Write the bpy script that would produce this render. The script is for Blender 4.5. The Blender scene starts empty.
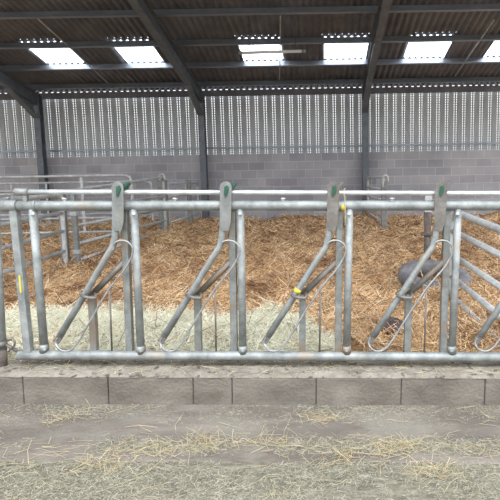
import bpy, bmesh, math, random
import numpy as np
from mathutils import Vector, Matrix, noise

random.seed(7)
rng = np.random.default_rng(11)
C = bpy.context.scene.collection
sc = bpy.context.scene

# ------------------------------------------------------------------ camera
FPX, XC, YC = 480.0, 322.0, 230.0
CAM_Z = 1.207
PITCH = math.atan(52.0 / FPX)
ROLL = -0.017
R = (Matrix.Rotation(math.pi / 2 - PITCH, 3, 'X') @ Matrix.Rotation(ROLL, 3, 'Z'))
cam_d = bpy.data.cameras.new('camera')
cam_d.sensor_width = 36.0
cam_d.lens = FPX / 500.0 * 36.0
cam_d.shift_x = (250 - XC) / 500.0
cam_d.shift_y = (YC - 250) / 500.0
cam_d.clip_end = 500
cam = bpy.data.objects.new('camera', cam_d)
C.objects.link(cam)
cam.matrix_world = Matrix.Translation((0, 0, CAM_Z)) @ R.to_4x4()
sc.camera = cam
O = Vector((0, 0, CAM_Z))


def ray(px, py):
    return R @ Vector(((px - XC) / FPX, -(py - YC) / FPX, -1.0))


def aY(px, py, Y):           # point of the sight line in the plane y = Y
    d = ray(px, py)
    return O + d * (Y / d.y)


def aX(px, py, X):
    d = ray(px, py)
    return O + d * (X / d.x)


def aZ(px, py, z):
    d = ray(px, py)
    return O + d * ((z - CAM_Z) / d.z)


TAN = 0.233
ROOF0 = 3.75


def roof_z(Y):
    return ROOF0 + TAN * (13.4 - Y)


def aR(px, py, dz=0.0):
    d = ray(px, py)
    t = (ROOF0 + dz + TAN * 13.4 - CAM_Z) / (d.z + TAN * d.y)
    return O + d * t


# ------------------------------------------------------------------ materials
def new_mat(name):
    m = bpy.data.materials.new(name)
    m.use_nodes = True
    nt = m.node_tree
    b = nt.nodes['Principled BSDF']
    return m, nt, b


def N(nt, t, **kw):
    n = nt.nodes.new(t)
    for k, v in kw.items():
        setattr(n, k, v)
    return n


def ramp(nt, stops):
    n = nt.nodes.new('ShaderNodeValToRGB')
    cr = n.color_ramp
    while len(cr.elements) < len(stops):
        cr.elements.new(0.5)
    for e, (p, c) in zip(cr.elements, stops):
        e.position = p
        e.color = (c[0], c[1], c[2], 1)
    return n


def noisy(name, stops, scale=6.0, detail=6.0, rough=0.7, metal=0.0, stretch=(1, 1, 1), bump=0.0, bscale=None,
          second=None, coord='Object', spec=None):
    m, nt, b = new_mat(name)
    tc = N(nt, 'ShaderNodeTexCoord')
    mp = N(nt, 'ShaderNodeMapping')
    mp.inputs['Scale'].default_value = stretch
    nt.links.new(tc.outputs[coord], mp.inputs['Vector'])
    tx = N(nt, 'ShaderNodeTexNoise')
    tx.inputs['Scale'].default_value = scale
    tx.inputs['Detail'].default_value = detail
    tx.inputs['Roughness'].default_value = 0.65
    nt.links.new(mp.outputs['Vector'], tx.inputs['Vector'])
    rp = ramp(nt, stops)
    nt.links.new(tx.outputs['Fac'], rp.inputs['Fac'])
    out = rp.outputs['Color']
    if second:
        sscale, lo, hi, col = second
        t2 = N(nt, 'ShaderNodeTexNoise')
        t2.inputs['Scale'].default_value = sscale
        t2.inputs['Detail'].default_value = 8
        nt.links.new(tc.outputs[coord], t2.inputs['Vector'])
        r2 = ramp(nt, [(lo, (0, 0, 0)), (hi, (1, 1, 1))])
        nt.links.new(t2.outputs['Fac'], r2.inputs['Fac'])
        mx = N(nt, 'ShaderNodeMixRGB')
        nt.links.new(r2.outputs['Color'], mx.inputs['Fac'])
        nt.links.new(out, mx.inputs['Color1'])
        mx.inputs['Color2'].default_value = (*col, 1)
        out = mx.outputs['Color']
    nt.links.new(out, b.inputs['Base Color'])
    b.inputs['Roughness'].default_value = rough
    b.inputs['Metallic'].default_value = metal
    if spec is not None:
        b.inputs['Specular IOR Level'].default_value = spec
    if bump > 0:
        t3 = N(nt, 'ShaderNodeTexNoise')
        t3.inputs['Scale'].default_value = bscale or scale * 4
        t3.inputs['Detail'].default_value = 8
        nt.links.new(tc.outputs[coord], t3.inputs['Vector'])
        bp = N(nt, 'ShaderNodeBump')
        bp.inputs['Strength'].default_value = bump
        bp.inputs['Distance'].default_value = 0.02
        nt.links.new(t3.outputs['Fac'], bp.inputs['Height'])
        nt.links.new(bp.outputs['Normal'], b.inputs['Normal'])
    return m


GALV = noisy('galvanised_steel', [(0.3, (0.147, 0.156, 0.153)), (0.5, (0.236, 0.247, 0.239)), (0.72, (0.346, 0.356, 0.342))],
             scale=14, rough=0.58, metal=0.35, second=(5.0, 0.56, 0.74, (0.252, 0.217, 0.173)), bump=0.08, bscale=60)
GALV_WORN = noisy('soiled_galvanised_steel', [(0.3, (0.085, 0.073, 0.063)), (0.5, (0.145, 0.13, 0.115)), (0.72, (0.23, 0.222, 0.21))],
                  scale=12, rough=0.6, metal=0.3, second=(4.0, 0.5, 0.66, (0.17, 0.125, 0.09)), bump=0.15, bscale=60)
GALV_DULL = noisy('dull_galvanised_plate', [(0.3, (0.121, 0.126, 0.118)), (0.5, (0.194, 0.203, 0.193)), (0.72, (0.284, 0.295, 0.283))],
                  scale=16, rough=0.5, metal=0.4, second=(6.0, 0.5, 0.68, (0.210, 0.165, 0.123)), bump=0.1, bscale=60)
GALV_LIGHT = noisy('pale_galvanised_steel', [(0.3, (0.351, 0.366, 0.368)), (0.7, (0.628, 0.647, 0.644))],
                   scale=10, rough=0.45, metal=0.4, second=(3.0, 0.58, 0.75, (0.427, 0.390, 0.339)))
WIRE = noisy('worn_bare_rod', [(0.3, (0.20, 0.205, 0.205)), (0.7, (0.38, 0.385, 0.38))], scale=20, rough=0.45, metal=0.5)
RUST = noisy('rusty_steel', [(0.3, (0.06, 0.045, 0.038)), (0.55, (0.115, 0.092, 0.078)), (0.75, (0.20, 0.19, 0.18))],
             scale=12, rough=0.8, metal=0.1, bump=0.25, bscale=50)
GREEN = noisy('green_plastic', [(0.3, (0.008, 0.05, 0.032)), (0.7, (0.02, 0.10, 0.062))], scale=30, rough=0.45)
YELLOW = noisy('yellow_marker_paint', [(0.3, (0.5, 0.36, 0.02)), (0.7, (0.75, 0.6, 0.06))], scale=40, rough=0.6)
DARKSTEEL = noisy('painted_grey_steel', [(0.3, (0.10, 0.115, 0.135)), (0.7, (0.17, 0.19, 0.215))], scale=5, rough=0.5,
                  metal=0.15, second=(7.0, 0.6, 0.8, (0.09, 0.09, 0.09)))
PURLIN = noisy('galvanised_purlin', [(0.3, (0.220, 0.242, 0.275)), (0.7, (0.330, 0.358, 0.402))], scale=6, rough=0.36, metal=0.6,
               stretch=(0.3, 1, 1))
SHEET = noisy('fibre_cement_sheet', [(0.3, (0.104, 0.105, 0.119)), (0.55, (0.156, 0.158, 0.175)), (0.75, (0.207, 0.212, 0.233))],
              scale=2.2, rough=0.85, second=(9.0, 0.55, 0.8, (0.110, 0.108, 0.114)))
CLAD = noisy('grey_vented_cladding', [(0.3, (0.317, 0.342, 0.354)), (0.7, (0.439, 0.464, 0.482))], scale=3, rough=0.55, metal=0.1,
             stretch=(1, 1, 0.3), second=(5.0, 0.62, 0.8, (0.439, 0.439, 0.427)))
WHITE = noisy('white_enamel', [(0.3, (0.72, 0.73, 0.75)), (0.7, (0.82, 0.83, 0.85))], scale=6, rough=0.4)
CORD = noisy('dark_flex', [(0.3, (0.05, 0.05, 0.05)), (0.7, (0.1, 0.1, 0.1))], scale=8, rough=0.6)
RUBBER = noisy('dusty_rubber', [(0.3, (0.072, 0.068, 0.076)), (0.55, (0.137, 0.130, 0.137)), (0.75, (0.216, 0.205, 0.205))], scale=8,
               rough=0.8, bump=0.2, bscale=40)
DUNG = noisy('dark_dung', [(0.3, (0.03, 0.02, 0.022)), (0.7, (0.09, 0.062, 0.062))], scale=14, rough=0.75, bump=0.6, bscale=30)
CONC = noisy('dusty_concrete', [(0.3, (0.075, 0.061, 0.049)), (0.5, (0.129, 0.110, 0.091)), (0.7, (0.195, 0.169, 0.141))],
             scale=3.2, detail=10, rough=0.9, stretch=(0.55, 1.8, 1), second=(2.4, 0.5, 0.66, (0.168, 0.151, 0.122)), bump=0.5,
             bscale=45)
CONC_FRONT = noisy('trodden_chaff_floor', [(0.3, (0.071, 0.060, 0.044)), (0.5, (0.136, 0.123, 0.091)), (0.68, (0.229, 0.210, 0.158))],
                   scale=26, detail=10, rough=0.95, stretch=(0.7, 1.6, 1), second=(2.2, 0.5, 0.7, (0.204, 0.184, 0.146)), bump=0.7,
                   bscale=70)
KERBCAP = noisy('gritty_mortar_cap', [(0.28, (0.119, 0.103, 0.080)), (0.5, (0.205, 0.181, 0.147)), (0.72, (0.282, 0.257, 0.213))],
                scale=9, detail=10, rough=0.95, bump=0.8, bscale=40, second=(24.0, 0.57, 0.66, (0.070, 0.058, 0.044)))
KERBFACE = noisy('grey_concrete_block', [(0.28, (0.082, 0.068, 0.055)), (0.5, (0.129, 0.111, 0.091)), (0.72, (0.182, 0.160, 0.133))],
                 scale=5, detail=10, rough=0.92, stretch=(0.8, 1, 1.5), bump=0.4, bscale=60, second=(3.0, 0.56, 0.75, (0.211, 0.186, 0.159)))
MORTAR = noisy('dark_mortar', [(0.3, (0.096, 0.084, 0.080)), (0.7, (0.160, 0.144, 0.136))], scale=20, rough=0.95)


def block_mat():
    m, nt, b = new_mat('concrete_blockwork')
    tc = N(nt, 'ShaderNodeTexCoord')
    sp = N(nt, 'ShaderNodeSeparateXYZ')
    cb = N(nt, 'ShaderNodeCombineXYZ')
    nt.links.new(tc.outputs['Object'], sp.inputs[0])
    nt.links.new(sp.outputs['X'], cb.inputs['X'])
    nt.links.new(sp.outputs['Z'], cb.inputs['Y'])
    br = N(nt, 'ShaderNodeTexBrick')
    br.offset = 0.5
    br.inputs['Scale'].default_value = 1.0
    br.inputs['Brick Width'].default_value = 0.45
    br.inputs['Row Height'].default_value = 0.225
    br.inputs['Mortar Size'].default_value = 0.009
    br.inputs['Mortar Smooth'].default_value = 0.3
    br.inputs['Bias'].default_value = 0.0
    br.inputs['Color1'].default_value = (0.326, 0.330, 0.358, 1)
    br.inputs['Color2'].default_value = (0.422, 0.426, 0.454, 1)
    br.inputs['Mortar'].default_value = (0.512, 0.512, 0.531, 1)
    nt.links.new(cb.outputs[0], br.inputs['Vector'])
    tx = N(nt, 'ShaderNodeTexNoise')
    tx.inputs['Scale'].default_value = 1.1
    tx.inputs['Detail'].default_value = 8
    nt.links.new(tc.outputs['Object'], tx.inputs['Vector'])
    rp = ramp(nt, [(0.3, (0.78, 0.76, 0.78)), (0.7, (1.12, 1.09, 1.06))])
    nt.links.new(tx.outputs['Fac'], rp.inputs['Fac'])
    mx = N(nt, 'ShaderNodeMixRGB', blend_type='MULTIPLY')
    mx.inputs['Fac'].default_value = 1
    nt.links.new(br.outputs['Color'], mx.inputs['Color1'])
    nt.links.new(rp.outputs['Color'], mx.inputs['Color2'])
    nt.links.new(mx.outputs['Color'], b.inputs['Base Color'])
    b.inputs['Roughness'].default_value = 0.92
    bp = N(nt, 'ShaderNodeBump')
    bp.inputs['Strength'].default_value = 0.4
    bp.inputs['Distance'].default_value = 0.01
    nt.links.new(br.outputs['Fac'], bp.inputs['Height'])
    bp.invert = True
    nt.links.new(bp.outputs['Normal'], b.inputs['Normal'])
    return m


BLOCK = block_mat()


def stalk_mat(name, stops, rough=0.6, patch=None):
    m, nt, b = new_mat(name)
    g = N(nt, 'ShaderNodeNewGeometry')
    rp = ramp(nt, stops)
    nt.links.new(g.outputs['Random Per Island'], rp.inputs['Fac'])
    out = rp.outputs['Color']
    if patch:                            # damp, trodden patches of another tone
        sc_, lo, hi, col = patch
        tc = N(nt, 'ShaderNodeTexCoord')
        tx = N(nt, 'ShaderNodeTexNoise')
        tx.inputs['Scale'].default_value = sc_
        tx.inputs['Detail'].default_value = 6
        nt.links.new(tc.outputs['Object'], tx.inputs['Vector'])
        r2 = ramp(nt, [(lo, (0, 0, 0)), (hi, (1, 1, 1))])
        nt.links.new(tx.outputs['Fac'], r2.inputs['Fac'])
        mx = N(nt, 'ShaderNodeMixRGB', blend_type='MULTIPLY')
        nt.links.new(r2.outputs['Color'], mx.inputs['Fac'])
        nt.links.new(out, mx.inputs['Color1'])
        mx.inputs['Color2'].default_value = (*col, 1)
        out = mx.outputs['Color']
    nt.links.new(out, b.inputs['Base Color'])
    b.inputs['Roughness'].default_value = rough
    return m


STRAW = stalk_mat('golden_straw', [(0.0, (0.140, 0.071, 0.031)), (0.24, (0.401, 0.224, 0.099)), (0.52, (0.721, 0.458, 0.228)),
                                   (0.75, (0.861, 0.607, 0.345)), (1.0, (0.962, 0.803, 0.568))], patch=(2.1, 0.46, 0.66, (0.470, 0.370, 0.326)))
HAY = stalk_mat('pale_green_hay', [(0.0, (0.406, 0.379, 0.264)), (0.2, (0.702, 0.684, 0.518)), (0.6, (0.813, 0.785, 0.606)),
                                   (1.0, (0.887, 0.859, 0.702))])
WISP = stalk_mat('dry_stalks', [(0.0, (0.260, 0.220, 0.129)), (0.3, (0.433, 0.378, 0.235)), (0.65, (0.535, 0.453, 0.271)),
                                (0.85, (0.491, 0.343, 0.165)), (1.0, (0.636, 0.570, 0.412))])
CHAFF = stalk_mat('grey_green_chaff', [(0.0, (0.136, 0.125, 0.085)), (0.4, (0.261, 0.247, 0.176)), (0.75, (0.368, 0.345, 0.256)),
                                       (1.0, (0.454, 0.422, 0.321))])
STRAWBASE = noisy('matted_straw', [(0.25, (0.10, 0.052, 0.024)), (0.45, (0.36, 0.21, 0.10)), (0.6, (0.60, 0.39, 0.20)),
                                   (0.8, (0.80, 0.58, 0.34))], scale=22, detail=10, rough=0.9, stretch=(1, 0.6, 1), bump=1.0, bscale=30)


def sky_sheet():
    m = bpy.data.materials.new('translucent_rooflight')
    m.use_nodes = True
    nt = m.node_tree
    nt.nodes.clear()
    out = N(nt, 'ShaderNodeOutputMaterial')
    tl = N(nt, 'ShaderNodeBsdfTranslucent')
    tl.inputs['Color'].default_value = (0.93, 0.96, 1.0, 1)
    tr = N(nt, 'ShaderNodeBsdfTransparent')
    tr.inputs['Color'].default_value = (0.95, 0.97, 1.0, 1)
    mx = N(nt, 'ShaderNodeMixShader')
    tc = N(nt, 'ShaderNodeTexCoord')
    tx = N(nt, 'ShaderNodeTexNoise')
    tx.inputs['Scale'].default_value = 3
    nt.links.new(tc.outputs['Object'], tx.inputs['Vector'])
    rp = ramp(nt, [(0.3, (0.12, 0.12, 0.12)), (0.7, (0.22, 0.22, 0.22))])
    nt.links.new(tx.outputs['Fac'], rp.inputs['Fac'])
    nt.links.new(rp.outputs['Color'], mx.inputs['Fac'])
    nt.links.new(tl.outputs[0], mx.inputs[1])
    nt.links.new(tr.outputs[0], mx.inputs[2])
    nt.links.new(mx.outputs[0], out.inputs['Surface'])
    return m


SKYL = sky_sheet()


# ------------------------------------------------------------------ mesh helpers
def box(bm, c, s, M=None):
    c = Vector(c)
    v = []
    for dx in (-.5, .5):
        for dy in (-.5, .5):
            for dz in (-.5, .5):
                d = Vector((dx * s[0], dy * s[1], dz * s[2]))
                if M is not None:
                    d = M @ d
                v.append(bm.verts.new(c + d))
    for f in ((0, 1, 3, 2), (4, 6, 7, 5), (0, 4, 5, 1), (2, 3, 7, 6), (0, 2, 6, 4), (1, 5, 7, 3)):
        bm.faces.new([v[i] for i in f])


def frame_for(d, up=None):
    d = d.normalized()
    u = up or (Vector((0, 1, 0)) if abs(d.y) < 0.9 else Vector((1, 0, 0)))
    a = d.cross(u).normalized()
    b = a.cross(d).normalized()
    return a, b


def bar(bm, p0, p1, w, t, up=None):      # w across, t along 'up' (default the y axis)
    p0, p1 = Vector(p0), Vector(p1)
    a, b = frame_for(p1 - p0, up)
    r = []
    for p in (p0, p1):
        r.append([bm.verts.new(p + a * (sx * w / 2) + b * (sy * t / 2)) for sx, sy in ((-1, -1), (1, -1), (1, 1), (-1, 1))])
    for i in range(4):
        j = (i + 1) % 4
        bm.faces.new((r[0][i], r[0][j], r[1][j], r[1][i]))
    bm.faces.new(r[0][::-1])
    bm.faces.new(r[1])


def tube(bm, pts, rad, seg=10):
    pts = [Vector(p) for p in pts]
    n = len(pts)
    rads = rad if isinstance(rad, (list, tuple)) else [rad] * n
    rings = []
    a = None
    for i, p in enumerate(pts):
        d = (pts[min(i + 1, n - 1)] - pts[max(i - 1, 0)]).normalized()
        if a is None:
            a, b = frame_for(d)
        else:
            a = (a - d * a.dot(d)).normalized()
            b = a.cross(d)
        rings.append([bm.verts.new(p + (a * math.cos(t) + b * math.sin(t)) * rads[i])
                      for t in (2 * math.pi * k / seg for k in range(seg))])
    for q in range(n - 1):
        for k in range(seg):
            l = (k + 1) % seg
            f = bm.faces.new((rings[q][k], rings[q][l], rings[q + 1][l], rings[q + 1][k]))
            f.smooth = True
    bm.faces.new(rings[0][::-1])
    bm.faces.new(rings[-1])


def spline(pts, sub=5):
    pts = [Vector(p) for p in pts]
    out = []
    for i in range(len(pts) - 1):
        p0, p1, p2, p3 = pts[max(i - 1, 0)], pts[i], pts[i + 1], pts[min(i + 2, len(pts) - 1)]
        for k in range(sub):
            t = k / sub
            out.append(0.5 * ((2 * p1) + (p2 - p0) * t + (2 * p0 - 5 * p1 + 4 * p2 - p3) * t * t
                              + (3 * p1 - p0 - 3 * p2 + p3) * t ** 3))
    out.append(pts[-1])
    return out


def prism(bm, poly, axis_vec):           # extrude a planar polygon
    a = [bm.verts.new(Vector(p)) for p in poly]
    b = [bm.verts.new(Vector(p) + Vector(axis_vec)) for p in poly]
    n = len(poly)
    for i in range(n):
        j = (i + 1) % n
        bm.faces.new((a[i], a[j], b[j], b[i]))
    bm.faces.new(a[::-1])
    bm.faces.new(b)


def obj(name, bm, m, parent=None, bevel=0.0, fix=True):
    if fix:
        bmesh.ops.recalc_face_normals(bm, faces=bm.faces)
    me = bpy.data.meshes.new(name)
    bm.to_mesh(me)
    bm.free()
    o = bpy.data.objects.new(name, me)
    C.objects.link(o)
    me.materials.append(m)
    if parent is not None:
        base = Vector((0, 0, 0))
        q = parent
        while q is not None:
            base += q.location
            q = q.parent
        me.transform(Matrix.Translation(-base))
        o.parent = parent
    if bevel > 0:
        bv = o.modifiers.new('bevel', 'BEVEL')
        bv.width = bevel
        bv.segments = 2
        bv.limit_method = 'ANGLE'
    return o


def BM():
    return bmesh.new()


def tag(o, label, cat, group=None):
    o['label'] = label
    o['category'] = cat
    if group:
        o['group'] = group
    return o


def thing(name, label, cat, loc=(0, 0, 0), group=None):
    o = bpy.data.objects.new(name, None)
    C.objects.link(o)
    o.location = loc
    o.empty_display_size = 0.1
    return tag(o, label, cat, group)


def struct(name, bm, m, label=None, fix=True):
    o = obj(name, bm, m, fix=fix)
    o['kind'] = 'structure'
    if label:
        o['label'] = label
    return o


def recentre(o, p):                      # put a one-mesh thing's origin at p
    o.data.transform(Matrix.Translation(-Vector(p)))
    o.location = p
    return o


FZ = -0.05                               # level of the feed table slab at the camera axis
TILT = -0.021                            # the feed passage falls gently to the right

# ------------------------------------------------------------------ setting: floor, kerb, walls
X0, X1 = -12.4, 7.4
bm = BM()
ys = [-7.0, 2.075]
v = [bm.verts.new((x, y, FZ - 0.008 + TILT * x)) for x, y in ((-14, -7), (10, -7), (10, 2.08), (-14, 2.08))]
bm.faces.new(v)
struct('floor', bm, CONC_FRONT, 'trodden chaff covered floor of the feed passage')

bm = BM()                                # the feed table slab: worn edge towards the camera
nx = 400
for row, (yb, zb) in enumerate(((2.055, -0.03), (2.075, -0.004), (2.10, 0.0), (2.62, 0.0))):
    pass
grid = []
for yb, zb in ((2.00, -0.02), (2.03, -0.004), (2.08, 0.0), (2.35, 0.001), (2.62, 0.0)):
    r_ = []
    for i in range(nx + 1):
        x = -14 + 24 * i / nx
        w = 0.018 * noise.noise(Vector((x * 2.2, 0.3, 0))) + 0.008 * noise.noise(Vector((x * 9, 4.3, 0)))
        r_.append(bm.verts.new((x, yb + (w if yb < 2.2 else 0), FZ + zb + TILT * x)))
    grid.append(r_)
for a, b in zip(grid[:-1], grid[1:]):
    for i in range(nx):
        bm.faces.new((a[i], a[i + 1], b[i + 1], b[i]))
struct('floor_feed_slab', bm, CONC, 'dusty concrete slab strip along the block kerb')

KY0, KY1, KZ = 2.553, 2.86, 0.120
bm = BM()
joints = [-150, -60, 23, 108, 193, 232, 316, 401, 485, 570, 655]
kx = [aY(j, 390, KY0).x for j in joints]
rnd = random.Random(3)
for a, b in zip(kx[:-1], kx[1:]):
    zc = TILT * (a + b) / 2
    dy = rnd.uniform(-0.003, 0.003)
    M = Matrix.Rotation(-TILT, 3, 'Y')
    box(bm, ((a + b) / 2, (KY0 + KY1) / 2 + dy, 0.004 + zc), (b - a - 0.004, KY1 - KY0, 0.2), M)
kb = struct('kerb', bm, KERBFACE, 'low kerb of grey concrete blocks under the feed barrier')
bv = kb.modifiers.new('bevel', 'BEVEL'); bv.width = 0.006; bv.segments = 2; bv.limit_method = 'ANGLE'
bm = BM()
box(bm, ((kx[0] + kx[-1]) / 2, (KY0 + KY1) / 2 + 0.006, 0.0 + TILT * (kx[0] + kx[-1]) / 2), (kx[-1] - kx[0], KY1 - KY0 - 0.012, 0.195),
    Matrix.Rotation(-TILT, 3, 'Y'))
struct('kerb_mortar', bm, MORTAR)
bm = BM()                                # uneven mortar capping
nx, ny = 500, 16
g = []
for j in range(ny + 1):
    y = KY0 - 0.002 + (KY1 + 0.02 - KY0) * j / ny
    r_ = []
    for i in range(nx + 1):
        x = kx[0] + (kx[-1] - kx[0]) * i / nx
        e = min(1, j / 2.0)
        z = 0.106 + e * (0.013 + 0.007 * noise.noise(Vector((x * 7, y * 14, 0))) + 0.005 * noise.noise(Vector((x * 28, y * 30, 5))))
        yy = y + (0.006 * noise.noise(Vector((x * 12, 0, 9))) if j < 2 else 0)
        r_.append(bm.verts.new((x, yy, z + TILT * x)))
    g.append(r_)
for a, b in zip(g[:-1], g[1:]):
    for i in range(nx):
        f = bm.faces.new((a[i], a[i + 1], b[i + 1], b[i]))
        f.smooth = True
struct('kerb_capping', bm, KERBCAP, 'gritty mortar capping on the block kerb')

WALLY = 13.4
WTOP = 1.207 + (178 - 153) / 36.0
bm = BM()
box(bm, ((X0 + X1) / 2, WALLY + 0.11, WTOP / 2 - 0.3), (X1 - X0, 0.22, WTOP + 0.6))
w = struct('wall_back', bm, BLOCK, 'grey concrete block wall at the back of the barn')
# the courses hang from the top of the wall
w.data.transform(Matrix.Translation((-0.02, 0, -WTOP)))
w.location = (0.02, 0, WTOP)
bm = BM()
box(bm, (0, 16.5, -0.6), (60, 6, 0.1))
struct('ground_outside', bm, CONC)

# vented cladding above the wall
CZ0, CZ1 = WTOP - 0.03, 3.52
bm = BM()
PIT = 0.2405
xref = aY(213.7, 120, WALLY + 0.24).x
k0 = int(math.floor((X0 - xref) / PIT))
k1 = int(math.ceil((X1 - xref) / PIT))
YW = WALLY + 0.235
zslots = np.arange(CZ0 + 0.02, CZ1 - 0.03, 0.066)
for k in range(k0, k1):
    x = xref + k * PIT                   # centre of the narrow web between a pair of slot columns
    box(bm, (x, YW + 0.012, (CZ0 + CZ1) / 2), (0.046, 0.004, CZ1 - CZ0))
    xa, xb = x + 0.041, x + PIT - 0.041  # wide rib
    prism(bm, [(xa, YW + 0.012, CZ0), (xa + 0.014, YW - 0.022, CZ0), (xb - 0.014, YW - 0.022, CZ0), (xb, YW + 0.012, CZ0),
               (xb - 0.004, YW + 0.012, CZ0), (xb - 0.016, YW - 0.019, CZ0), (xa + 0.016, YW - 0.019, CZ0), (xa + 0.004, YW + 0.012, CZ0)],
          (0, 0, CZ1 - CZ0))
    for z in zslots:                     # bridges between the slots
        box(bm, (x - 0.032, YW + 0.012, z), (0.03, 0.003, 0.022))
        box(bm, (x + 0.032, YW + 0.012, z), (0.03, 0.003, 0.022))
struct('wall_back_cladding', bm, CLAD, 'grey vented sheet cladding with pairs of slotted light strips')
# side rail and eaves closure
bm = BM()
zr = 1.207 + (178 - 146.3) / 36.0
box(bm, ((X0 + X1) / 2, WALLY + 0.17, zr), (X1 - X0, 0.05, 0.055))
box(bm, ((X0 + X1) / 2, WALLY + 0.2, zr - 0.025), (X1 - X0, 0.02, 0.012))
struct('trim_1', bm, PURLIN, 'thin galvanised side rail along the foot of the cladding')
bm = BM()
zd = 1.207 + (178 - 89.3) / 36.0
zb_, zt_ = 3.49, 3.79
yc = WALLY + 0.16
box(bm, ((X0 + X1) / 2, yc, (zb_ + zd - 0.010) / 2), (X1 - X0, 0.012, zd - 0.010 - zb_))
box(bm, ((X0 + X1) / 2, yc, (zt_ + zd + 0.010) / 2), (X1 - X0, 0.012, zt_ - zd - 0.010))
xx = X0
while xx < X1:
    box(bm, (xx, yc, zd), (0.086, 0.012, 0.04))
    xx += 0.16
struct('trim_2', bm, SHEET, 'dark eaves closure strip with a row of small light gaps')
bm = BM()
box(bm, ((X0 + X1) / 2, WALLY + 0.10, 1.207 + (178 - 85.2) / 36.0), (X1 - X0, 0.05, 0.03))
struct('trim_3', bm, PURLIN)

# ------------------------------------------------------------------ roof
SL0, SL1 = 12.01, 11.02                  # rooflight band (lower edge, upper edge), as Y
sky_px = [(39.0, 78.5, 57), (120.2, 160, 55), (241, 282, 52), (324, 367, 51), (407.5, 448.5, 48), (491, 533, 46)]
sky_x = []
for a, b, y in sky_px:
    sky_x.append((aR(a, y).x, aR(b, y).x))
CPIT, CAMP = 0.146, 0.024


def corr(x):
    return CAMP * math.cos(2 * math.pi * x / CPIT)


YE, YR = WALLY + 0.12, 0.8
D0, D1 = 10.865, 10.842           # small gaps at the upper lap of the rooflights
rows = [YE, 12.85, SL0, SL1, D0, D1, 8.5, 6.2, 3.9, YR]
bm = BM()
step = CPIT / 8
nx = int((X1 - X0) / step)
prev = None
for yi, y in enumerate(rows):
    cur = [bm.verts.new((X0 + i * step, y, roof_z(y) + corr(X0 + i * step))) for i in range(nx + 1)]
    if prev:
        for i in range(nx):
            xm = X0 + (i + .5) * step
            if yi == 3 and any(a < xm < b for a, b in sky_x):
                continue
            if yi == 5 and i % 8 in (3,) and any(a - 0.05 < xm < b + 0.05 for a, b in sky_x):
                continue
            f = bm.faces.new((prev[i], prev[i + 1], cur[i + 1], cur[i]))
            f.smooth = True
    prev = cur
r = struct('ceiling', bm, SHEET, 'dark corrugated fibre cement roof sheeting')
so = r.modifiers.new('solid', 'SOLIDIFY'); so.thickness = 0.007; so.offset = 1
sky_names = ['bright square rooflight nearest the left edge of the photo',
             'bright rooflight just left of the left-hand sloping roof beam',
             'bright rooflight with the hanging tube light across it',
             'bright rooflight just left of the right-hand sloping roof beam',
             'bright rooflight to the right of the right-hand sloping roof beam',
             'rooflight cut off by the right edge of the photo']
for k, (a, b) in enumerate(sky_x):
    bm = BM()
    i0, i1 = int((a - X0) / step), int((b - X0) / step) + 1
    prev = None
    for y in (SL0 + 0.02, (SL0 + SL1) / 2, SL1 - 0.02):
        cur = [bm.verts.new((X0 + i * step, y, roof_z(y) + corr(X0 + i * step) + 0.002)) for i in range(i0, i1 + 1)]
        if prev:
            for i in range(len(cur) - 1):
                bm.faces.new((prev[i], prev[i + 1], cur[i + 1], cur[i])).smooth = True
        prev = cur
    for i in range(i0, i1 + 1):
        if i % 8 in (3,):
            q_ = [bm.verts.new((X0 + ii_ * step, y, roof_z(y) + corr(X0 + ii_ * step) + 0.002)) for y in (D0, D1) for ii_ in (i, i + 1)]
            bm.faces.new((q_[0], q_[1], q_[3], q_[2]))
    o = obj('rooflight', bm, SKYL)
    recentre(o, ((a + b) / 2, (SL0 + SL1) / 2, roof_z((SL0 + SL1) / 2)))
    tag(o, sky_names[k], 'rooflight', 'rooflights in the roof')

# purlins (Z sections lying on the slope)
U = Vector((0, 1, -TAN)).normalized()    # down the slope
W = Vector((0, TAN, 1)).normalized()     # out of the roof
PD = 0.15


def purlin_bm(Y):
    bm = BM()
    top = Vector((0, Y, roof_z(Y))) - W * (CAMP + 0.008)
    L = X1 - X0
    xm = (X0 + X1) / 2
    poly = [top, top + U * 0.062, top + U * 0.062 - W * 0.006, top + U * 0.006 - W * 0.006, top + U * 0.006 - W * PD,
            top - U * 0.062 - W * PD, top - U * 0.062 - W * (PD - 0.006), top - W * (PD - 0.006)]
    prism(bm, [Vector((X0, p.y, p.z)) for p in poly], (L, 0, 0))
    return bm


P_Y = [13.07, 12.0, 10.97, 9.84]
P_L = ['dark roof purlin lowest down, just above the eaves light gaps', 'roof purlin brightly lit under the lower edges of the rooflights',
       'dark roof purlin along the upper edges of the rooflights', 'topmost dark roof purlin, crossing above the rooflights near the photo top']
for y, l in zip(P_Y, P_L):
    o = obj('purlin', purlin_bm(y), PURLIN)
    recentre(o, (0, y, roof_z(y) - 0.1))
    tag(o, l, 'purlin', 'purlins under the roof')

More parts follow.
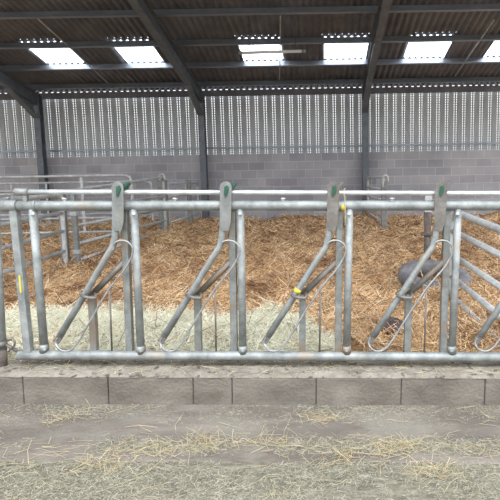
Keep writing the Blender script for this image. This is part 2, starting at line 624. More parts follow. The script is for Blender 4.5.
# steel portal frames
col_x = [aY(40, 140, 13.2).x, aY(202.5, 140, 13.2).x, aY(365, 130, 13.2).x]
f_lab = ['dark steel column and roof beam at the left edge of the photo', 'dark steel column and roof beam left of centre',
         'dark steel column and roof beam right of centre']
for X, lab in zip(col_x, f_lab):
    t = thing('portal_frame', lab, 'steel frame', (X, 13.22, 0), 'steel portal frames')
    bm = BM()
    ztop = roof_z(13.2) - 0.25
    for dy in (-0.095, 0.095):
        box(bm, (X, 13.22 + dy, (ztop - 0.2) / 2), (0.165, 0.014, ztop + 0.2))
    box(bm, (X, 13.22, (ztop - 0.2) / 2), (0.012, 0.19, ztop + 0.2))
    obj('column', bm, DARKSTEEL, t)
    bm = BM()
    off = 0.024 + 0.19 + 0.02
    HD = 0.31
    ya, yb = 13.3, 1.0
    for o_, tt in ((off + 0.006, 0.012), (off + HD - 0.006, 0.012)):
        p0 = Vector((X, ya, roof_z(ya))) - W * o_
        p1 = Vector((X, yb, roof_z(yb))) - W * o_
        bar(bm, p0, p1, 0.15, tt, up=W)
    p0 = Vector((X, ya, roof_z(ya))) - W * (off + HD / 2)
    p1 = Vector((X, yb, roof_z(yb))) - W * (off + HD / 2)
    bar(bm, p0, p1, 0.011, HD - 0.02, up=W)
    obj('roof_beam', bm, DARKSTEEL, t)
    bm = BM()                            # haunch in the corner
    q0 = Vector((X, 13.1, roof_z(13.1))) - W * (off + HD)
    q1 = Vector((X, 12.1, roof_z(12.1))) - W * (off + HD)
    q2 = Vector((X, 13.1, q0.z - 0.36))
    prism(bm, [q0 - Vector((0.006, 0, 0)), q1 - Vector((0.006, 0, 0)), q2 - Vector((0.006, 0, 0))], (0.012, 0, 0))
    bar(bm, q1, q2, 0.15, 0.012, up=W)
    obj('haunch', bm, DARKSTEEL, t)

# sag rods between the purlins
for (pa, pb, lab) in (((37, 18), (118, 92), 'thin sag rod under the roof in the left bay'),
                      ((280.5, 16), (279.5, 80), 'thin sag rod under the roof in the middle bay'),
                      ((494, 20), (455, 76), 'thin sag rod under the roof in the right bay')):
    bm = BM()
    a = aR(*pa, -0.13)
    b = aR(*pb, -0.13)
    tube(bm, [a, b], 0.014, 6)
    o = obj('sag_rod', bm, GALV_LIGHT)
    recentre(o, (a + b) / 2)
    tag(o, lab, 'rod', 'sag rods under the roof')

# hanging tube light
YL = 10.4
la, lb = aY(239.5, 53, YL), aY(304.5, 51, YL)
t = thing('tube_light', 'white fluorescent tube light hanging below the rooflight', 'light', (la + lb) / 2)
bm = BM(); tube(bm, [la, lb], 0.033, 12); obj('diffuser_tube', bm, WHITE, t)
for p, s in ((la, 1), (lb, -1)):
    d = (lb - la).normalized() * s
    bm = BM(); tube(bm, [p - d * 0.02, p + d * 0.06], 0.038, 12); obj('end_cap', bm, PURLIN, t)
for f in (0.15, 0.86):
    p = la.lerp(lb, f)
    bm = BM(); tube(bm, [p, Vector((p.x, p.y, roof_z(p.y) - 0.03))], 0.006, 6); obj('suspension_wire', bm, CORD, t)
# ------------------------------------------------------------------ feed barrier
YB = 2.68
S = YB / FPX                              # metres per pixel in the barrier's plane


def P(px, py, dy=0.0):
    return aY(px, py, YB + dy)


fb = thing('feed_barrier', 'long galvanised cattle feed barrier with diagonal locking yokes on the block kerb', 'feed barrier',
           tuple(P(250, 366)))


def part(name, bm, m, parent=fb, bevel=0.0, label=None):
    o = obj(name, bm, m, parent, bevel)
    if label:
        o['label'] = label
    return o


def straight(a, b, n=2):
    return [a.lerp(b, i / (n - 1)) for i in range(n)]


XEND = 575
bm = BM(); tube(bm, straight(P(4, 205.8), P(XEND, 205.4), 12), 5.1 * S, 14); part('top_rail', bm, GALV)
bm = BM(); tube(bm, straight(P(19, 354.7), P(XEND, 357.4), 12), 4.9 * S, 14); part('bottom_rail', bm, GALV)
bm = BM(); tube(bm, straight(P(17, 191.8, -0.01), P(XEND, 193.6, -0.01), 8), 2.4 * S, 12); part('control_bar', bm, GALV_LIGHT)
# clamp of the control bar at its left end, and its small stand
bm = BM(); tube(bm, [P(15.5, 191.8, -0.01), P(28.5, 191.9, -0.01)], 3.6 * S, 12)
bar(bm, P(25.5, 192, -0.005), P(26, 205, -0.005), 4 * S, 4 * S)
part('bar_sleeve', bm, GALV)
bm = BM(); tube(bm, [P(1.5, 205.5), P(18, 205.7)], 6.2 * S, 14); tube(bm, [P(8, 200), P(8, 197)], 2.2 * S, 8)
part('rail_sleeve', bm, GALV)
bm = BM(); tube(bm, [P(34, 205.7), P(37, 205.7)], 5.6 * S, 14); part('rail_collar', bm, GALV)
for bx in (64.5, 175, 283, 392):
    bm = BM()
    tube(bm, [P(bx, 202), P(bx, 198.8)], 1.6 * S, 8)
    tube(bm, [P(bx, 199.6), P(bx, 197.8)], 2.4 * S, 8)
    part('rail_bolt', bm, GALV_LIGHT)


def sq_post(x0, y0, x1, y1, w, d, dy, m):
    bm = BM()
    bar(bm, P(x0, y0, dy), P(x1, y1, dy), w * S, d * S)
    return part('post', bm, m, bevel=0.003)


def round_post(x0, y0, x1, y1, r, dy, m):
    bm = BM()
    tube(bm, [P(x0, y0, dy), P(x1, y1, dy)], r * S, 12)
    return part('post', bm, m)


def pivot(parent, x, y, dy):
    bm = BM()
    tube(bm, [P(x, y, dy), P(x, y, dy - 0.02)], 1.7 * S, 8)
    part('bolt', bm, GALV_LIGHT, parent)


def clip(parent, x, y):
    bm = BM()
    tube(bm, [P(x - 0.2, y - 6), P(x + 0.2, y + 2)], 4.7 * S, 12)
    tube(bm, [P(x, y - 1, -0.025), P(x, y - 1, -0.04)], 1.7 * S, 8)
    part('post_clip', bm, GALV_DULL, parent)


sq_post(14.5, 210, 29, 352, 7.4, 7.4, 0.0, GALV)
pp = round_post(32.8, 209, 44.6, 352, 3.9, 0.0, GALV)
pivot(pp, 32.5, 213.5, -0.018); clip(pp, 44.2, 350)
bm = BM(); box(bm, P(20.2, 284, -0.022), (1.4 * S, 0.004, 18 * S)); part('paint_mark', bm, YELLOW, label='yellow paint streak')

units = [((124.5, 130.5), (134, 141.2)), ((232.2, 234.5), (240.3, 243)), ((339.5, 338), (349.4, 346.7)),
         ((447, 442.6), (458, 451.8)), ((556, 549), (567, 558))]


def yoke(k, a, b):
    def xa(y):
        return a[0] + (a[1] - a[0]) * (y - 210) / 144

    def Q(u, y, dy=0.0):
        return P(xa(y) + u, y, dy)
    worn = k in (2, 3)
    sq_post(a[0], 208, a[1], 355, 6.8, 7.0, 0.016, GALV_DULL)
    pb = round_post(b[0], 209, b[1], 355, 3.9, 0.0, GALV)
    pivot(pb, b[0] - 0.3, 213.5, -0.018)
    clip(pb, b[1], 351.5)
    # fixed stub and strut behind the moving arm
    bm = BM(); bar(bm, Q(-36, 294, 0.014), Q(-35.6, 355, 0.014), 6.6 * S, 6.6 * S)
    part('stub_post', bm, GALV_DULL, bevel=0.002)
    bm = BM(); tube(bm, [Q(-36.5, 295, 0.014), Q(-1, 260.5, 0.014)], 3.2 * S, 10)
    part('strut', bm, GALV_WORN, label='brown soiled strut')
    bm = BM(); tube(bm, [Q(-18.3, 287, -0.006), Q(-18.4, 354, -0.002)], 0.95 * S, 8)
    part('stop_rod', bm, GALV_WORN)
    # moving arm: flat head, bent tube, wire loop
    arm = bpy.data.objects.new('locking_arm', None)
    C.objects.link(arm)
    arm.parent = fb
    base = Q(-12, 246, -0.03)
    arm.location = base - fb.location
    bm = BM()
    dyp = -0.044
    tube(bm, [Q(-8.6, 204, -0.022), Q(-9.6, 226, -0.023), Q(-10.8, 238, -0.024), Q(-13.4, 247, -0.025), Q(-20, 257, -0.026), Q(-45, 297, -0.026),
              Q(-69.5, 335.5, -0.026)], [3.3 * S] * 7, 12)
    part('arm_tube', bm, GALV, arm)
    bm = BM()                            # flattened foot
    bar(bm, Q(-66, 330.5, -0.026), Q(-74, 342.5, -0.026), 6.2 * S, 2.6 * S)
    part('arm_foot', bm, GALV_WORN, arm, bevel=0.002)
    # head plate: a pair of flat cheeks with a rounded top
    top, hw = 181.6, 4.6
    prof = [(-11.6, 231), (-12.6, 222), (-12.4, 205), (-12.2, 187)]
    prof += [(-6.2 - 5.9 * math.cos(q), 187 - 5.6 * math.sin(q)) for q in np.linspace(0.3, math.pi - 0.3, 7)]
    prof += [(-0.3, 187), (-0.7, 205), (-1.6, 222), (-4.0, 231)]
    for name_dy, m_ in ((dyp, GALV_DULL), (0.036, GALV_DULL)):
        bm = BM()
        prism(bm, [Q(u, y, name_dy) for u, y in prof], (0, 0.007, 0))
        part('head_plate', bm, GALV_WORN if (worn and name_dy < 0) else m_, arm, bevel=0.0012)
    loop = [(-13, 250.5), (-12.4, 245.5), (-9.5, 241.8), (-5, 240.4), (0, 241), (4, 243.6), (6.7, 248.3), (6.2, 254), (3.0, 261),
            (-2, 269), (-10, 278.5), (-18.5, 289), (-31, 308), (-41, 324.5), (-50.5, 340), (-56, 347.3), (-62, 351), (-68, 350.6),
            (-72.6, 347.2), (-74.3, 342.5), (-72.5, 338)]
    pts = []
    for i, (u, y) in enumerate(loop):
        pts.append(Q(u, y, -0.045 if 1 < i < len(loop) - 2 else -0.036))
    bm = BM(); tube(bm, spline(pts, 4), 0.95 * S, 8)
    part('wire_loop', bm, WIRE, arm)
    # clamp ring holding arm to strut
    bm = BM()
    tube(bm, [Q(-46.5, 295.5, -0.05), Q(-40, 297.8, -0.052), Q(-33.5, 298.2, -0.045), Q(-31.8, 296, -0.02), Q(-33, 293.2, 0.0)], 1.7 * S, 8)
    tube(bm, [Q(-46.5, 295.5, -0.05), Q(-47.5, 293.5, -0.02), Q(-45, 291.5, 0.0)], 1.7 * S, 8)
    part('clamp_ring', bm, GALV_WORN, arm)
    # green catch between the cheeks
    bm = BM()
    big = k in (0, 1)
    cheek = [(-7.4, 186.5), (-4.2, 185.4), (-3.2, 189), (-4.6, 193.5), (-6.8, 197), (-8.2, 194.5)]
    prism(bm, [Q(u, y, dyp - 0.006) for u, y in cheek], (0, 0.008, 0))
    part('green_catch', bm, GREEN, arm, bevel=0.001, label='dark green catch')
    bm = BM()
    if big:
        prism(bm, [Q(u, y, -0.03) for u, y in ((-3, 184), (3.4, 182.8), (4.4, 184.2), (2.0, 186.5), (1.2, 189.5), (-2, 190.5))], (0, 0.05, 0))
    else:
        prism(bm, [Q(u, y, -0.03) for u, y in ((-2.5, 183.6), (3.6, 181.6), (4.6, 183), (1.2, 186), (-1.5, 188.5))], (0, 0.05, 0))
    part('catch_hook', bm, GREEN if big else GALV_WORN, arm, bevel=0.001)
    bm = BM(); tube(bm, [Q(-6, 192.5, dyp - 0.004), Q(-6, 192.5, 0.045)], 1.3 * S, 8)
    part('pivot_pin', bm, GALV_WORN, arm)
    if k == 2:
        bm = BM(); tube(bm, [Q(-40.2, 289, -0.026), Q(-42, 292.2, -0.026)], 3.7 * S, 12)
        part('paint_mark', bm, YELLOW, arm, label='yellow paint mark on the arm')
        bm = BM(); tube(bm, [P(341, 206.2), P(345, 206.2)], 5.2 * S, 14)
        part('paint_mark', bm, YELLOW, label='yellow paint mark on the top rail')
        bm = BM(); tube(bm, spline([P(345.5, 188, -0.035), P(343.4, 192, -0.036), P(345, 199, -0.038), P(345.2, 226, -0.03)], 3), 0.45 * S, 6)
        part('string', bm, WISP)


for k, (a, b) in enumerate(units):
    yoke(k, a, b)

# corner post the barrier is pinned to
base = P(2.4, 366.5)
t = thing('corner_post', 'soiled round corner post at the left end of the feed barrier', 'post', tuple(base))
bm = BM(); tube(bm, [P(-5.6, 212), P(2.4, 367.5)], 4.6 * S, 14); obj('shaft', bm, GALV, t)
bm = BM(); tube(bm, [P(1.6, 349), P(2.45, 367.5)], 4.9 * S, 14); o = obj('rusty_foot', bm, RUST, t); o['label'] = 'rusty brown foot'
bm = BM(); tube(bm, [P(0.9, 341), P(1.5, 347)], 5.7 * S, 14)
tube(bm, [P(5, 344), P(19, 352)], 1.8 * S, 8)
tube(bm, [P(8, 341, -0.01), P(12, 338.5, -0.02), P(15, 341, -0.02), P(14, 346, -0.02), P(10, 349, -0.02), P(8.5, 352, -0.02)], 1.0 * S, 8)
obj('pin_bracket', bm, GALV_WORN, t)

# ------------------------------------------------------------------ gates and posts of the pens


def gate(name, label, A, B, zs, group, r=0.021, m=GALV_LIGHT, uprights=(), ends=True, round_end=None, zs_b=None):
    """gate in a vertical plane from A to B (x, y); zs rail heights at A (zs_b at B)"""
    A, B = Vector((A[0], A[1], 0)), Vector((B[0], B[1], 0))
    zs_b = zs_b or zs
    t = thing(name, label, 'gate', tuple((A + B) / 2 + Vector((0, 0, 0.1))), group)
    d = (B - A).normalized()
    zt, zt2 = zs[-1], zs_b[-1]
    a0, b0 = A + Vector((0, 0, zs[0])), B + Vector((0, 0, zs_b[0]))
    a1, b1 = A + Vector((0, 0, zt)), B + Vector((0, 0, zt2))
    q = 0.13
    bm = BM()
    left = spline([a0, a0.lerp(a1, 0.5), a1 - Vector((0, 0, q)), a1 + Vector((0, 0, -q * 0.28)) + d * q * 0.28, a1 + d * q], 4)
    right = spline([b1 - d * q, b1 + Vector((0, 0, -q * 0.28)) - d * q * 0.28, b1 - Vector((0, 0, q)), b0.lerp(b1, 0.5), b0], 4)
    tube(bm, left + right, r * 1.15, 10)
    obj('outer_frame', bm, m, t)
    for za, zb in zip(zs[:-1], zs_b[:-1]):
        bm = BM(); tube(bm, [A + Vector((0, 0, za)), B + Vector((0, 0, zb))], r, 10)
        obj('rail', bm, m, t)
    for f in uprights:
        bm = BM()
        bar(bm, a0.lerp(b0, f), a1.lerp(b1, f), 0.045, 0.012, up=Vector((d.y, -d.x, 0)))
        obj('upright', bm, m, t)
    return t


def pen_post(label, X, Y, z0, z1, w, group, hook=False, m=GALV, rings=()):
    t = thing('gate_post', label, 'post', (X, Y, z0), group)
    bm = BM(); box(bm, (X, Y, (z0 + z1) / 2), (w, w, z1 - z0)); obj('shaft', bm, m, t, 0.004)
    if hook:
        bm = BM()
        tube(bm, spline([(X - 0.03, Y - 0.06, z1 - 0.12), (X - 0.03, Y - 0.06, z1 + 0.05), (X - 0.01, Y - 0.06, z1 + 0.10), (X + 0.035, Y - 0.06, z1 + 0.115),
                         (X + 0.07, Y - 0.06, z1 + 0.07), (X + 0.07, Y - 0.06, z1 - 0.02)], 4), 0.024, 8)
        obj('hook', bm, GALV_LIGHT, t)
    for z in rings:
        bm = BM(); box(bm, (X, Y, z), (w * 1.35, w * 1.35, 0.05)); obj('hinge_band', bm, GALV_LIGHT, t)
    return t


XL = -3.3
LG, LP = 'gates of the left pens', 'posts of the left pens'


def yl(px):
    return aX(px, 215, XL).y


y67, y167, y190 = yl(67.5), yl(167), yl(190)
gate('pen_gate', 'nearest left side gate running back from the feed barrier corner', (XL, 3.3), (XL, y67 - 0.12), [0.02, 0.235, 0.485, 0.735, 1.01], LG,
     zs_b=[0.10, 0.335, 0.59, 0.82, 1.05], uprights=(0.5,), r=0.024)
gate('pen_gate', 'left side gate running from the twin posts to the hooked post', (XL + 0.02, y67 + 0.14), (XL, y167 - 0.12), [0.165, 0.39, 0.635, 0.86, 1.1], LG,
     zs_b=[0.18, 0.37, 0.62, 0.88, 1.27], uprights=(0.42,), r=0.024)
gate('pen_gate', 'furthest left side gate between the hooked post and the steel column', (XL, y167 + 0.12), (XL - 0.05, 13.05), [0.3, 0.58, 0.86, 1.14], LG,
     r=0.022, uprights=(0.55,))
pen_post('twin galvanised post nearer the feed barrier on the left pen side', XL - 0.06, y67, 0.0, 1.07, 0.075, LP)
pen_post('second of the twin posts with a pin bracket on the left pen side', XL + 0.075, y67 + 0.03, 0.0, 1.05, 0.06, LP, m=GALV, rings=(0.3, 0.8))
pen_post('galvanised post with a hooked hoop on top, left of the steel column', XL - 0.07, y167, 0.0, 1.22, 0.17, LP, hook=True)
pen_post('small dark footed post between the hooked post and the steel column', XL, y190, 0.0, 1.22, 0.1, LP)
# gates of the pens further left
zt = 1.3
gate('pen_gate', 'long gate across the left pens with a rounded top corner', (-8.6, 8.9), (XL - 0.2, 8.9), [0.28, 0.54, 0.80, 1.06, 1.32], LG, uprights=(0.36, 0.82), r=0.023)
gate('pen_gate', 'low pale gate across the far left pens below the block wall', (-10.2, 12.2), (-4.3, 12.2), [0.15, 0.4, 0.66, 0.93, 1.2], LG,
     uprights=(0.1, 0.25, 0.4, 0.55, 0.7, 0.85, 0.92), r=0.022)

# right back gates
RG, RP = 'gates of the right pen', 'posts of the right pen'
XRr = 1.30
y384 = aX(384, 232, XRr).y
pen_post('galvanised post with a hooked hoop beside the right steel column', XRr, y384, 0.0, 1.12, 0.11, RP, hook=True)
gate('pen_gate', 'back right gate between the steel column and the hooked post', (col_x[2] + 0.05, 13.0), (XRr, y384 + 0.1), [0.25, 0.48, 0.71, 0.94, 1.2], RG, r=0.027, uprights=(0.3, 0.65))
# right front gate and its rusty post
XG = 1.2
a_ = aX(452, 240, 1.13)
gate('pen_gate', 'right hand gate coming forward behind the barrier at the right edge', (1.13, a_.y), (1.17, 2.98), [0.16, 0.33, 0.525, 0.735, 0.90], RG, r=0.023, zs_b=[0.10, 0.275, 0.47, 0.68, 0.85])
YRP = 5.5
p_ = aY(427.5, 240, YRP)
zt_ = aY(427.5, 211, YRP).z
t = thing('hinge_post', 'short rusty post with a collar behind the right hand yoke', 'post', (p_.x, YRP, 0.05))
bm = BM(); tube(bm, [(p_.x, YRP, 0.02), (p_.x, YRP, zt_)], 0.04, 12); obj('shaft', bm, RUST, t)
bm = BM(); zc = aY(427.5, 234, YRP).z
tube(bm, [(p_.x, YRP, zc - 0.02), (p_.x, YRP, zc + 0.02)], 0.058, 12)
tube(bm, [(p_.x - 0.08, YRP - 0.01, zc), (p_.x + 0.09, YRP - 0.01, zc)], 0.015, 8)
obj('collar', bm, RUST, t)
bm = BM()
zk = aY(427.5, 198, YRP).z
for z in (zk - 0.05, zk + 0.035):
    tube(bm, [(p_.x - 0.075, YRP, z), (p_.x + 0.085, YRP, z)], 0.022, 8)
box(bm, (p_.x, YRP, (zk + 0.05 + zt_) / 2), (0.08, 0.08, zk + 0.05 - zt_ + 0.02))
obj('hinge_cap', bm, GALV_LIGHT, t)
# ------------------------------------------------------------------ straw, hay, chaff


def vnoise(x, y, seed):
    xi, yi = np.floor(x).astype(np.int64), np.floor(y).astype(np.int64)
    fx, fy = x - xi, y - yi
    fx, fy = fx * fx * (3 - 2 * fx), fy * fy * (3 - 2 * fy)

    def h(a, b):
        n = (a * 374761393 + b * 668265263 + seed * 974711) & 0x7fffffff
        n = ((n ^ (n >> 13)) * 1274126177) & 0x7fffffff
        return ((n ^ (n >> 16)) & 0xffff) / 65535.0
    return (h(xi, yi) * (1 - fx) + h(xi + 1, yi) * fx) * (1 - fy) + (h(xi, yi + 1) * (1 - fx) + h(xi + 1, yi + 1) * fx) * fy


def straw_h(x, y):
    near = np.clip(1 - (y - 2.8) / 2.5, 0, 1)
    amp = np.clip((y - 2.8) / 0.8, 0.15, 1)
    z = 0.085 + 0.025 * near + TILT * x * near
    z = z + amp * (0.13 * (vnoise(x * 1.1, y * 0.9, 1) - .5) + 0.14 * (vnoise(x * 2.9, y * 2.4, 2) - .5) + 0.085 * (vnoise(x * 7, y * 6, 3) - .5)
                   + 0.05 * (vnoise(x * 16, y * 15, 4) - .5))
    return z


def quads_mesh(name, V, Q, mats, mi=None, smooth=False):
    me = bpy.data.meshes.new(name)
    me.vertices.add(len(V)); me.vertices.foreach_set('co', V.astype(np.float32).ravel())
    me.loops.add(len(Q) * 4); me.loops.foreach_set('vertex_index', Q.astype(np.int32).ravel())
    me.polygons.add(len(Q)); me.polygons.foreach_set('loop_start', (np.arange(len(Q)) * 4).astype(np.int32))
    for m in mats:
        me.materials.append(m)
    if mi is not None:
        me.polygons.foreach_set('material_index', mi.astype(np.int32))
    me.update(calc_edges=True)
    me.validate()
    o = bpy.data.objects.new(name, me)
    C.objects.link(o)
    return o


def strands(x, y, z, length, thick, pitch_sd, curl, heading=None, lift=0.5):
    n = len(x)
    th = rng.uniform(0, 2 * np.pi, n) if heading is None else heading
    ph = rng.normal(0, 1, n) * pitch_sd
    d = np.stack([np.cos(th) * np.cos(ph), np.sin(th) * np.cos(ph), np.sin(ph)], 1)
    sd = np.stack([-np.sin(th), np.cos(th), np.zeros(n)], 1)
    up = np.cross(d, sd)
    c = np.stack([x, y, z + thick * lift + np.abs(d[:, 2]) * length * 0.35], 1)
    L = length[:, None]
    bend = sd * (rng.normal(0, 1, n) * curl)[:, None] * L + up * (rng.normal(0, .6, n) * curl)[:, None] * L
    p = [c - d * L / 2, c + bend, c + d * L / 2]
    V = np.zeros((n, 3, 3, 3))
    for i in range(3):
        for k in range(3):
            a = 2 * np.pi * k / 3
            V[:, i, k] = p[i] + (sd * np.cos(a) + up * np.sin(a)) * (thick * (1.0 if i < 2 else 0.8))[:, None]
    V = V.reshape(-1, 3)
    b = (np.arange(n) * 9)[:, None]
    q = []
    for i in range(2):
        for k in range(3):
            l = (k + 1) % 3
            q.append([i * 3 + k, i * 3 + l, (i + 1) * 3 + l, (i + 1) * 3 + k])
    Q = (b[:, :, None] + np.array(q)[None]).reshape(-1, 4)
    return V, Q


def sample_y(n, y0, y1, p):               # density falls with distance as y^-p
    u = rng.uniform(0, 1, n)
    e = 1 - p
    return (y0 ** e + u * (y1 ** e - y0 ** e)) ** (1 / e)


# bed: matted base plus stalks, one object
gx = np.linspace(-11.5, 7.0, 420)
gy = np.concatenate([np.linspace(2.84, 5, 110), np.linspace(5.03, 13.36, 170)])
GX, GY = np.meshgrid(gx, gy)
GZ = straw_h(GX, GY)
Vb = np.stack([GX.ravel(), GY.ravel(), GZ.ravel()], 1)
nx, ny = len(gx), len(gy)
ii = (np.arange(ny - 1)[:, None] * nx + np.arange(nx - 1)[None]).ravel()
Qb = np.stack([ii, ii + 1, ii + nx + 1, ii + nx], 1)
n = 85000
y = sample_y(n, 2.87, 13.2, 1.25)
x = rng.uniform(-0.78, 0.50, n) * y + rng.normal(0, .15, n)
hz = (x < -0.15 - 0.4 * np.clip(y - 3.0, 0, 1)) & (y < 3.65) & (rng.uniform(0, 1, n) < 0.8)
x, y = x[~hz], y[~hz]
n = len(x)
L = rng.uniform(0.07, 0.27, n) * (0.85 + 0.03 * y + 0.25 * np.clip((4.5 - y) / 1.5, 0, 1))
T = np.maximum(0.0021, 0.00052 * y) * rng.uniform(0.7, 1.4, n)
Vs, Qs = strands(x, y, straw_h(x, y), L, T, 0.33, 0.12)
V = np.concatenate([Vb, Vs]); Q = np.concatenate([Qb, Qs + len(Vb)])
mi = np.concatenate([np.zeros(len(Qb)), np.ones(len(Qs))])
o = quads_mesh('straw_bed', V, Q, [STRAWBASE, STRAW], mi)
o['kind'] = 'stuff'
tag(o, 'deep golden brown straw bedding covering the pen floor', 'straw')

# strip of pale hay just behind the barrier
n = 26000
u = rng.uniform(0, 1, n)
x = -2.7 + u * 2.75
edge = 3.72 + 0.25 * (vnoise(x * 2.0, x * 0, 8) - .5) + 0.25 * (vnoise(x * 7, x * 0, 9) - .5) - np.clip((x + 0.5) / 0.5, 0, 1) * 0.55
y = 2.80 + (edge - 2.80) * rng.uniform(0, 1, n) ** 0.9
z = straw_h(x, y) + 0.02 + 0.05 * np.sin(np.clip((y - 2.8) / (edge - 2.8), 0, 1) * np.pi) * rng.uniform(0.3, 1, n)
Vh, Qh = strands(x, y, z, rng.uniform(0.06, 0.2, n), rng.uniform(0.0010, 0.0019, n), 0.35, 0.16)
o = quads_mesh('hay_strip', Vh, Qh, [HAY])
o['kind'] = 'stuff'
tag(o, 'pale green hay lying along the inside of the barrier', 'hay')

# loose stalks on the slab and passage
parts = []


def lay(n, xs, ys, zf, L, T, pitch, curl, heading=None):
    V, Q = strands(xs, ys, zf(xs, ys), L, T, pitch, curl, heading)
    parts.append((V, Q))


def zfl(x, y):
    return FZ + np.where(y > 2.04, 0.001, -0.007) + TILT * x


# fine chaff: thick in front, along the kerb foot and a line on the slab
n = 22000
y = rng.uniform(1.55, 2.02, n); x = rng.uniform(-1.9, 1.1, n)
keep = vnoise(x * 3, y * 5, 21) + rng.uniform(-.3, .3, n) > 0.33
x, y = x[keep], y[keep]
lay(0, x, y, zfl, rng.uniform(0.006, 0.035, len(x)), rng.uniform(0.0006, 0.0012, len(x)), 0.3, 0.08)
n = 5000
y = 2.545 - np.abs(rng.normal(0, 0.10, n)); x = rng.uniform(-2.0, 1.3, n)
keep = (vnoise(x * 4, y * 6, 25) + rng.uniform(-.3, .3, n) > 0.42) & (y > 2.1)
x, y = x[keep], y[keep]
lay(0, x, y, zfl, rng.uniform(0.006, 0.03, len(x)), rng.uniform(0.0006, 0.0011, len(x)), 0.2, 0.08)
n = 5000
y = rng.normal(2.14, 0.04, n); x = rng.uniform(-1.9, 1.2, n)
keep = (vnoise(x * 3.3, y * 2, 28) + rng.uniform(-.25, .25, n) > 0.46) & (y > 2.05)
x, y = x[keep], y[keep]
lay(0, x, y, zfl, rng.uniform(0.008, 0.05, len(x)), rng.uniform(0.0007, 0.0013, len(x)), 0.2, 0.08)
V = []; Q = []; off = 0
for v_, q_ in parts:
    V.append(v_); Q.append(q_ + off); off += len(v_)
o = quads_mesh('floor_chaff', np.concatenate(V), np.concatenate(Q), [CHAFF])
o['kind'] = 'stuff'
tag(o, 'grey green chaff and hay dust strewn over the feed passage floor', 'chaff')
parts.clear()
# longer dry stalks
n = 460
y = np.where(rng.uniform(0, 1, n) < .45, rng.normal(2.10, .07, n), rng.uniform(1.6, 2.53, n)); x = rng.uniform(-1.9, 1.1, n)
keep = (y < 2.54) & (vnoise(x * 2.6, y * 4, 31) > 0.28)
x, y = x[keep], y[keep]
hd = rng.normal(0, 0.55, len(x)) + np.where(rng.uniform(0, 1, len(x)) < .25, rng.uniform(0, 3.1, len(x)), 0)
lay(0, x, y, zfl, rng.uniform(0.05, 0.19, len(x)), rng.uniform(0.0007, 0.0013, len(x)), 0.09, 0.10, hd)
# tufts
for (px, py, k) in ((395, 447, 90), (215, 448, 70), (100, 470, 60), (280, 445, 50), (340, 455, 60), (430, 470, 60), (60, 425, 40), (320, 420, 50), (155, 455, 60)):
    c = aZ(px, py, FZ)
    xs = c.x + rng.normal(0, .07, k); ys_ = np.minimum(c.y + rng.normal(0, .03, k), 2.53)
    V_, Q_ = strands(xs, ys_, zfl(xs, ys_) + np.abs(rng.normal(0, .006, k)), rng.uniform(0.04, 0.13, k), rng.uniform(0.0006, 0.0011, k), 0.4, 0.16)
    parts.append((V_, Q_))
# stalks on the kerb top
n = 500
x = rng.uniform(-2.0, 1.3, n); y = rng.uniform(2.57, 2.85, n)
parts.append(strands(x, y, 0.123 + TILT * x, rng.uniform(0.015, 0.09, n), rng.uniform(0.0007, 0.0013, n), 0.15, 0.1))
# straw poking out under the bottom rail
n = 420
x = rng.uniform(-2.0, 1.3, n); y = rng.uniform(2.76, 2.9, n)
parts.append(strands(x, y, 0.135 + TILT * x, rng.uniform(0.05, 0.16, n), rng.uniform(0.001, 0.0017, n), 0.25, 0.1))
V = []; Q = []; off = 0
for v_, q_ in parts:
    V.append(v_); Q.append(q_ + off); off += len(v_)
o = quads_mesh('loose_straw', np.concatenate(V), np.concatenate(Q), [WISP])
o['kind'] = 'stuff'
tag(o, 'scattered dry stalks and tufts lying on the feed passage and kerb', 'straw')

# ------------------------------------------------------------------ tyre and dung
tc_ = aZ(434.5, 277, 0.17)
bm = BM()
seg, ring = 48, 14
RO, RI, H = 0.375, 0.23, 0.15
prof = []
for k in range(ring):
    a = 2 * math.pi * k / ring
    cx, cz = math.cos(a), math.sin(a)
    rr = (RO + RI) / 2 + (RO - RI) / 2 * (abs(cx) ** 0.7) * (1 if cx > 0 else -1)
    zz = H / 2 * (abs(cz) ** 0.75) * (1 if cz > 0 else -1)
    prof.append((rr, zz))
rows_ = []
for s in range(seg):
    a = 2 * math.pi * s / seg
    lug = 0.008 if s % 2 else 0.0
    rows_.append([bm.verts.new(((r_ - (lug if r_ > RO - 0.03 else 0)) * math.cos(a), (r_ - (lug if r_ > RO - 0.03 else 0)) * math.sin(a), z_)) for r_, z_ in prof])
for s in range(seg):
    for k in range(ring):
        f = bm.faces.new((rows_[s][k], rows_[(s + 1) % seg][k], rows_[(s + 1) % seg][(k + 1) % ring], rows_[s][(k + 1) % ring]))
        f.smooth = True
o = obj('tyre', bm, RUBBER)
o.location = (tc_.x, tc_.y, 0.165)
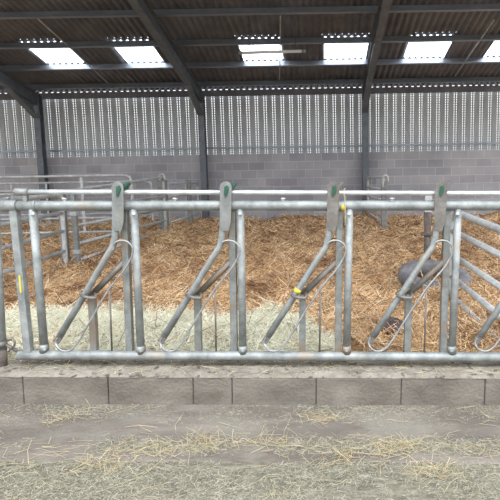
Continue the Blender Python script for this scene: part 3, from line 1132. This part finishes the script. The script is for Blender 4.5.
o.rotation_euler = (math.radians(11), math.radians(3), 0)
tag(o, 'old dusty tyre half buried in the straw behind the right hand yoke', 'tyre')


def dung(px, py, z, sx, sy, sz, label, seed):
    c = aZ(px, py, z)
    bm = BM()
    bmesh.ops.create_icosphere(bm, subdivisions=4, radius=1)
    for v_ in bm.verts:
        n_ = noise.noise(v_.co * 2.2 + Vector((seed, 0, 0))) * 0.35 + noise.noise(v_.co * 6 + Vector((0, seed, 0))) * 0.16
        v_.co *= 1 + n_
        v_.co = Vector((v_.co.x * sx, v_.co.y * sy, v_.co.z * sz))
    for f in bm.faces:
        f.smooth = True
    o = obj('dung_pat', bm, DUNG)
    o.location = c
    tag(o, label, 'dung')


dung(391, 329, 0.145, 0.10, 0.12, 0.07, 'dark lump of dung in the straw behind the yoke near the tyre', 2.0)

# ------------------------------------------------------------------ daylight
w = bpy.data.worlds.new('overcast_sky')
sc.world = w
w.use_nodes = True
nt = w.node_tree
bg = nt.nodes['Background']
tc = N(nt, 'ShaderNodeTexCoord')
sp = N(nt, 'ShaderNodeSeparateXYZ')
nt.links.new(tc.outputs['Generated'], sp.inputs[0])
rp = ramp(nt, [(0.0, (0.25, 0.25, 0.24)), (0.5, (0.42, 0.41, 0.38)), (0.53, (0.80, 0.80, 0.78)), (0.62, (1.2, 1.25, 1.32)), (1.0, (7.6, 8.0, 8.5))])
mr = N(nt, 'ShaderNodeMapRange')
mr.inputs['From Min'].default_value = -1
nt.links.new(sp.outputs['Z'], mr.inputs['Value'])
nt.links.new(mr.outputs['Result'], rp.inputs['Fac'])
nt.links.new(rp.outputs['Color'], bg.inputs['Color'])
bg.inputs['Strength'].default_value = 1.0

vs = sc.view_settings
vs.view_transform = 'Standard'
vs.look = 'None'
vs.gamma = 1.0
vs.use_curve_mapping = False
vs.exposure = 0.5
sc.cycles.use_denoising = True
sc.cycles.use_adaptive_sampling = False
sc.cycles.denoising_prefilter = 'NONE'
sc.cycles.max_bounces = 8
sc.cycles.transparent_max_bounces = 16
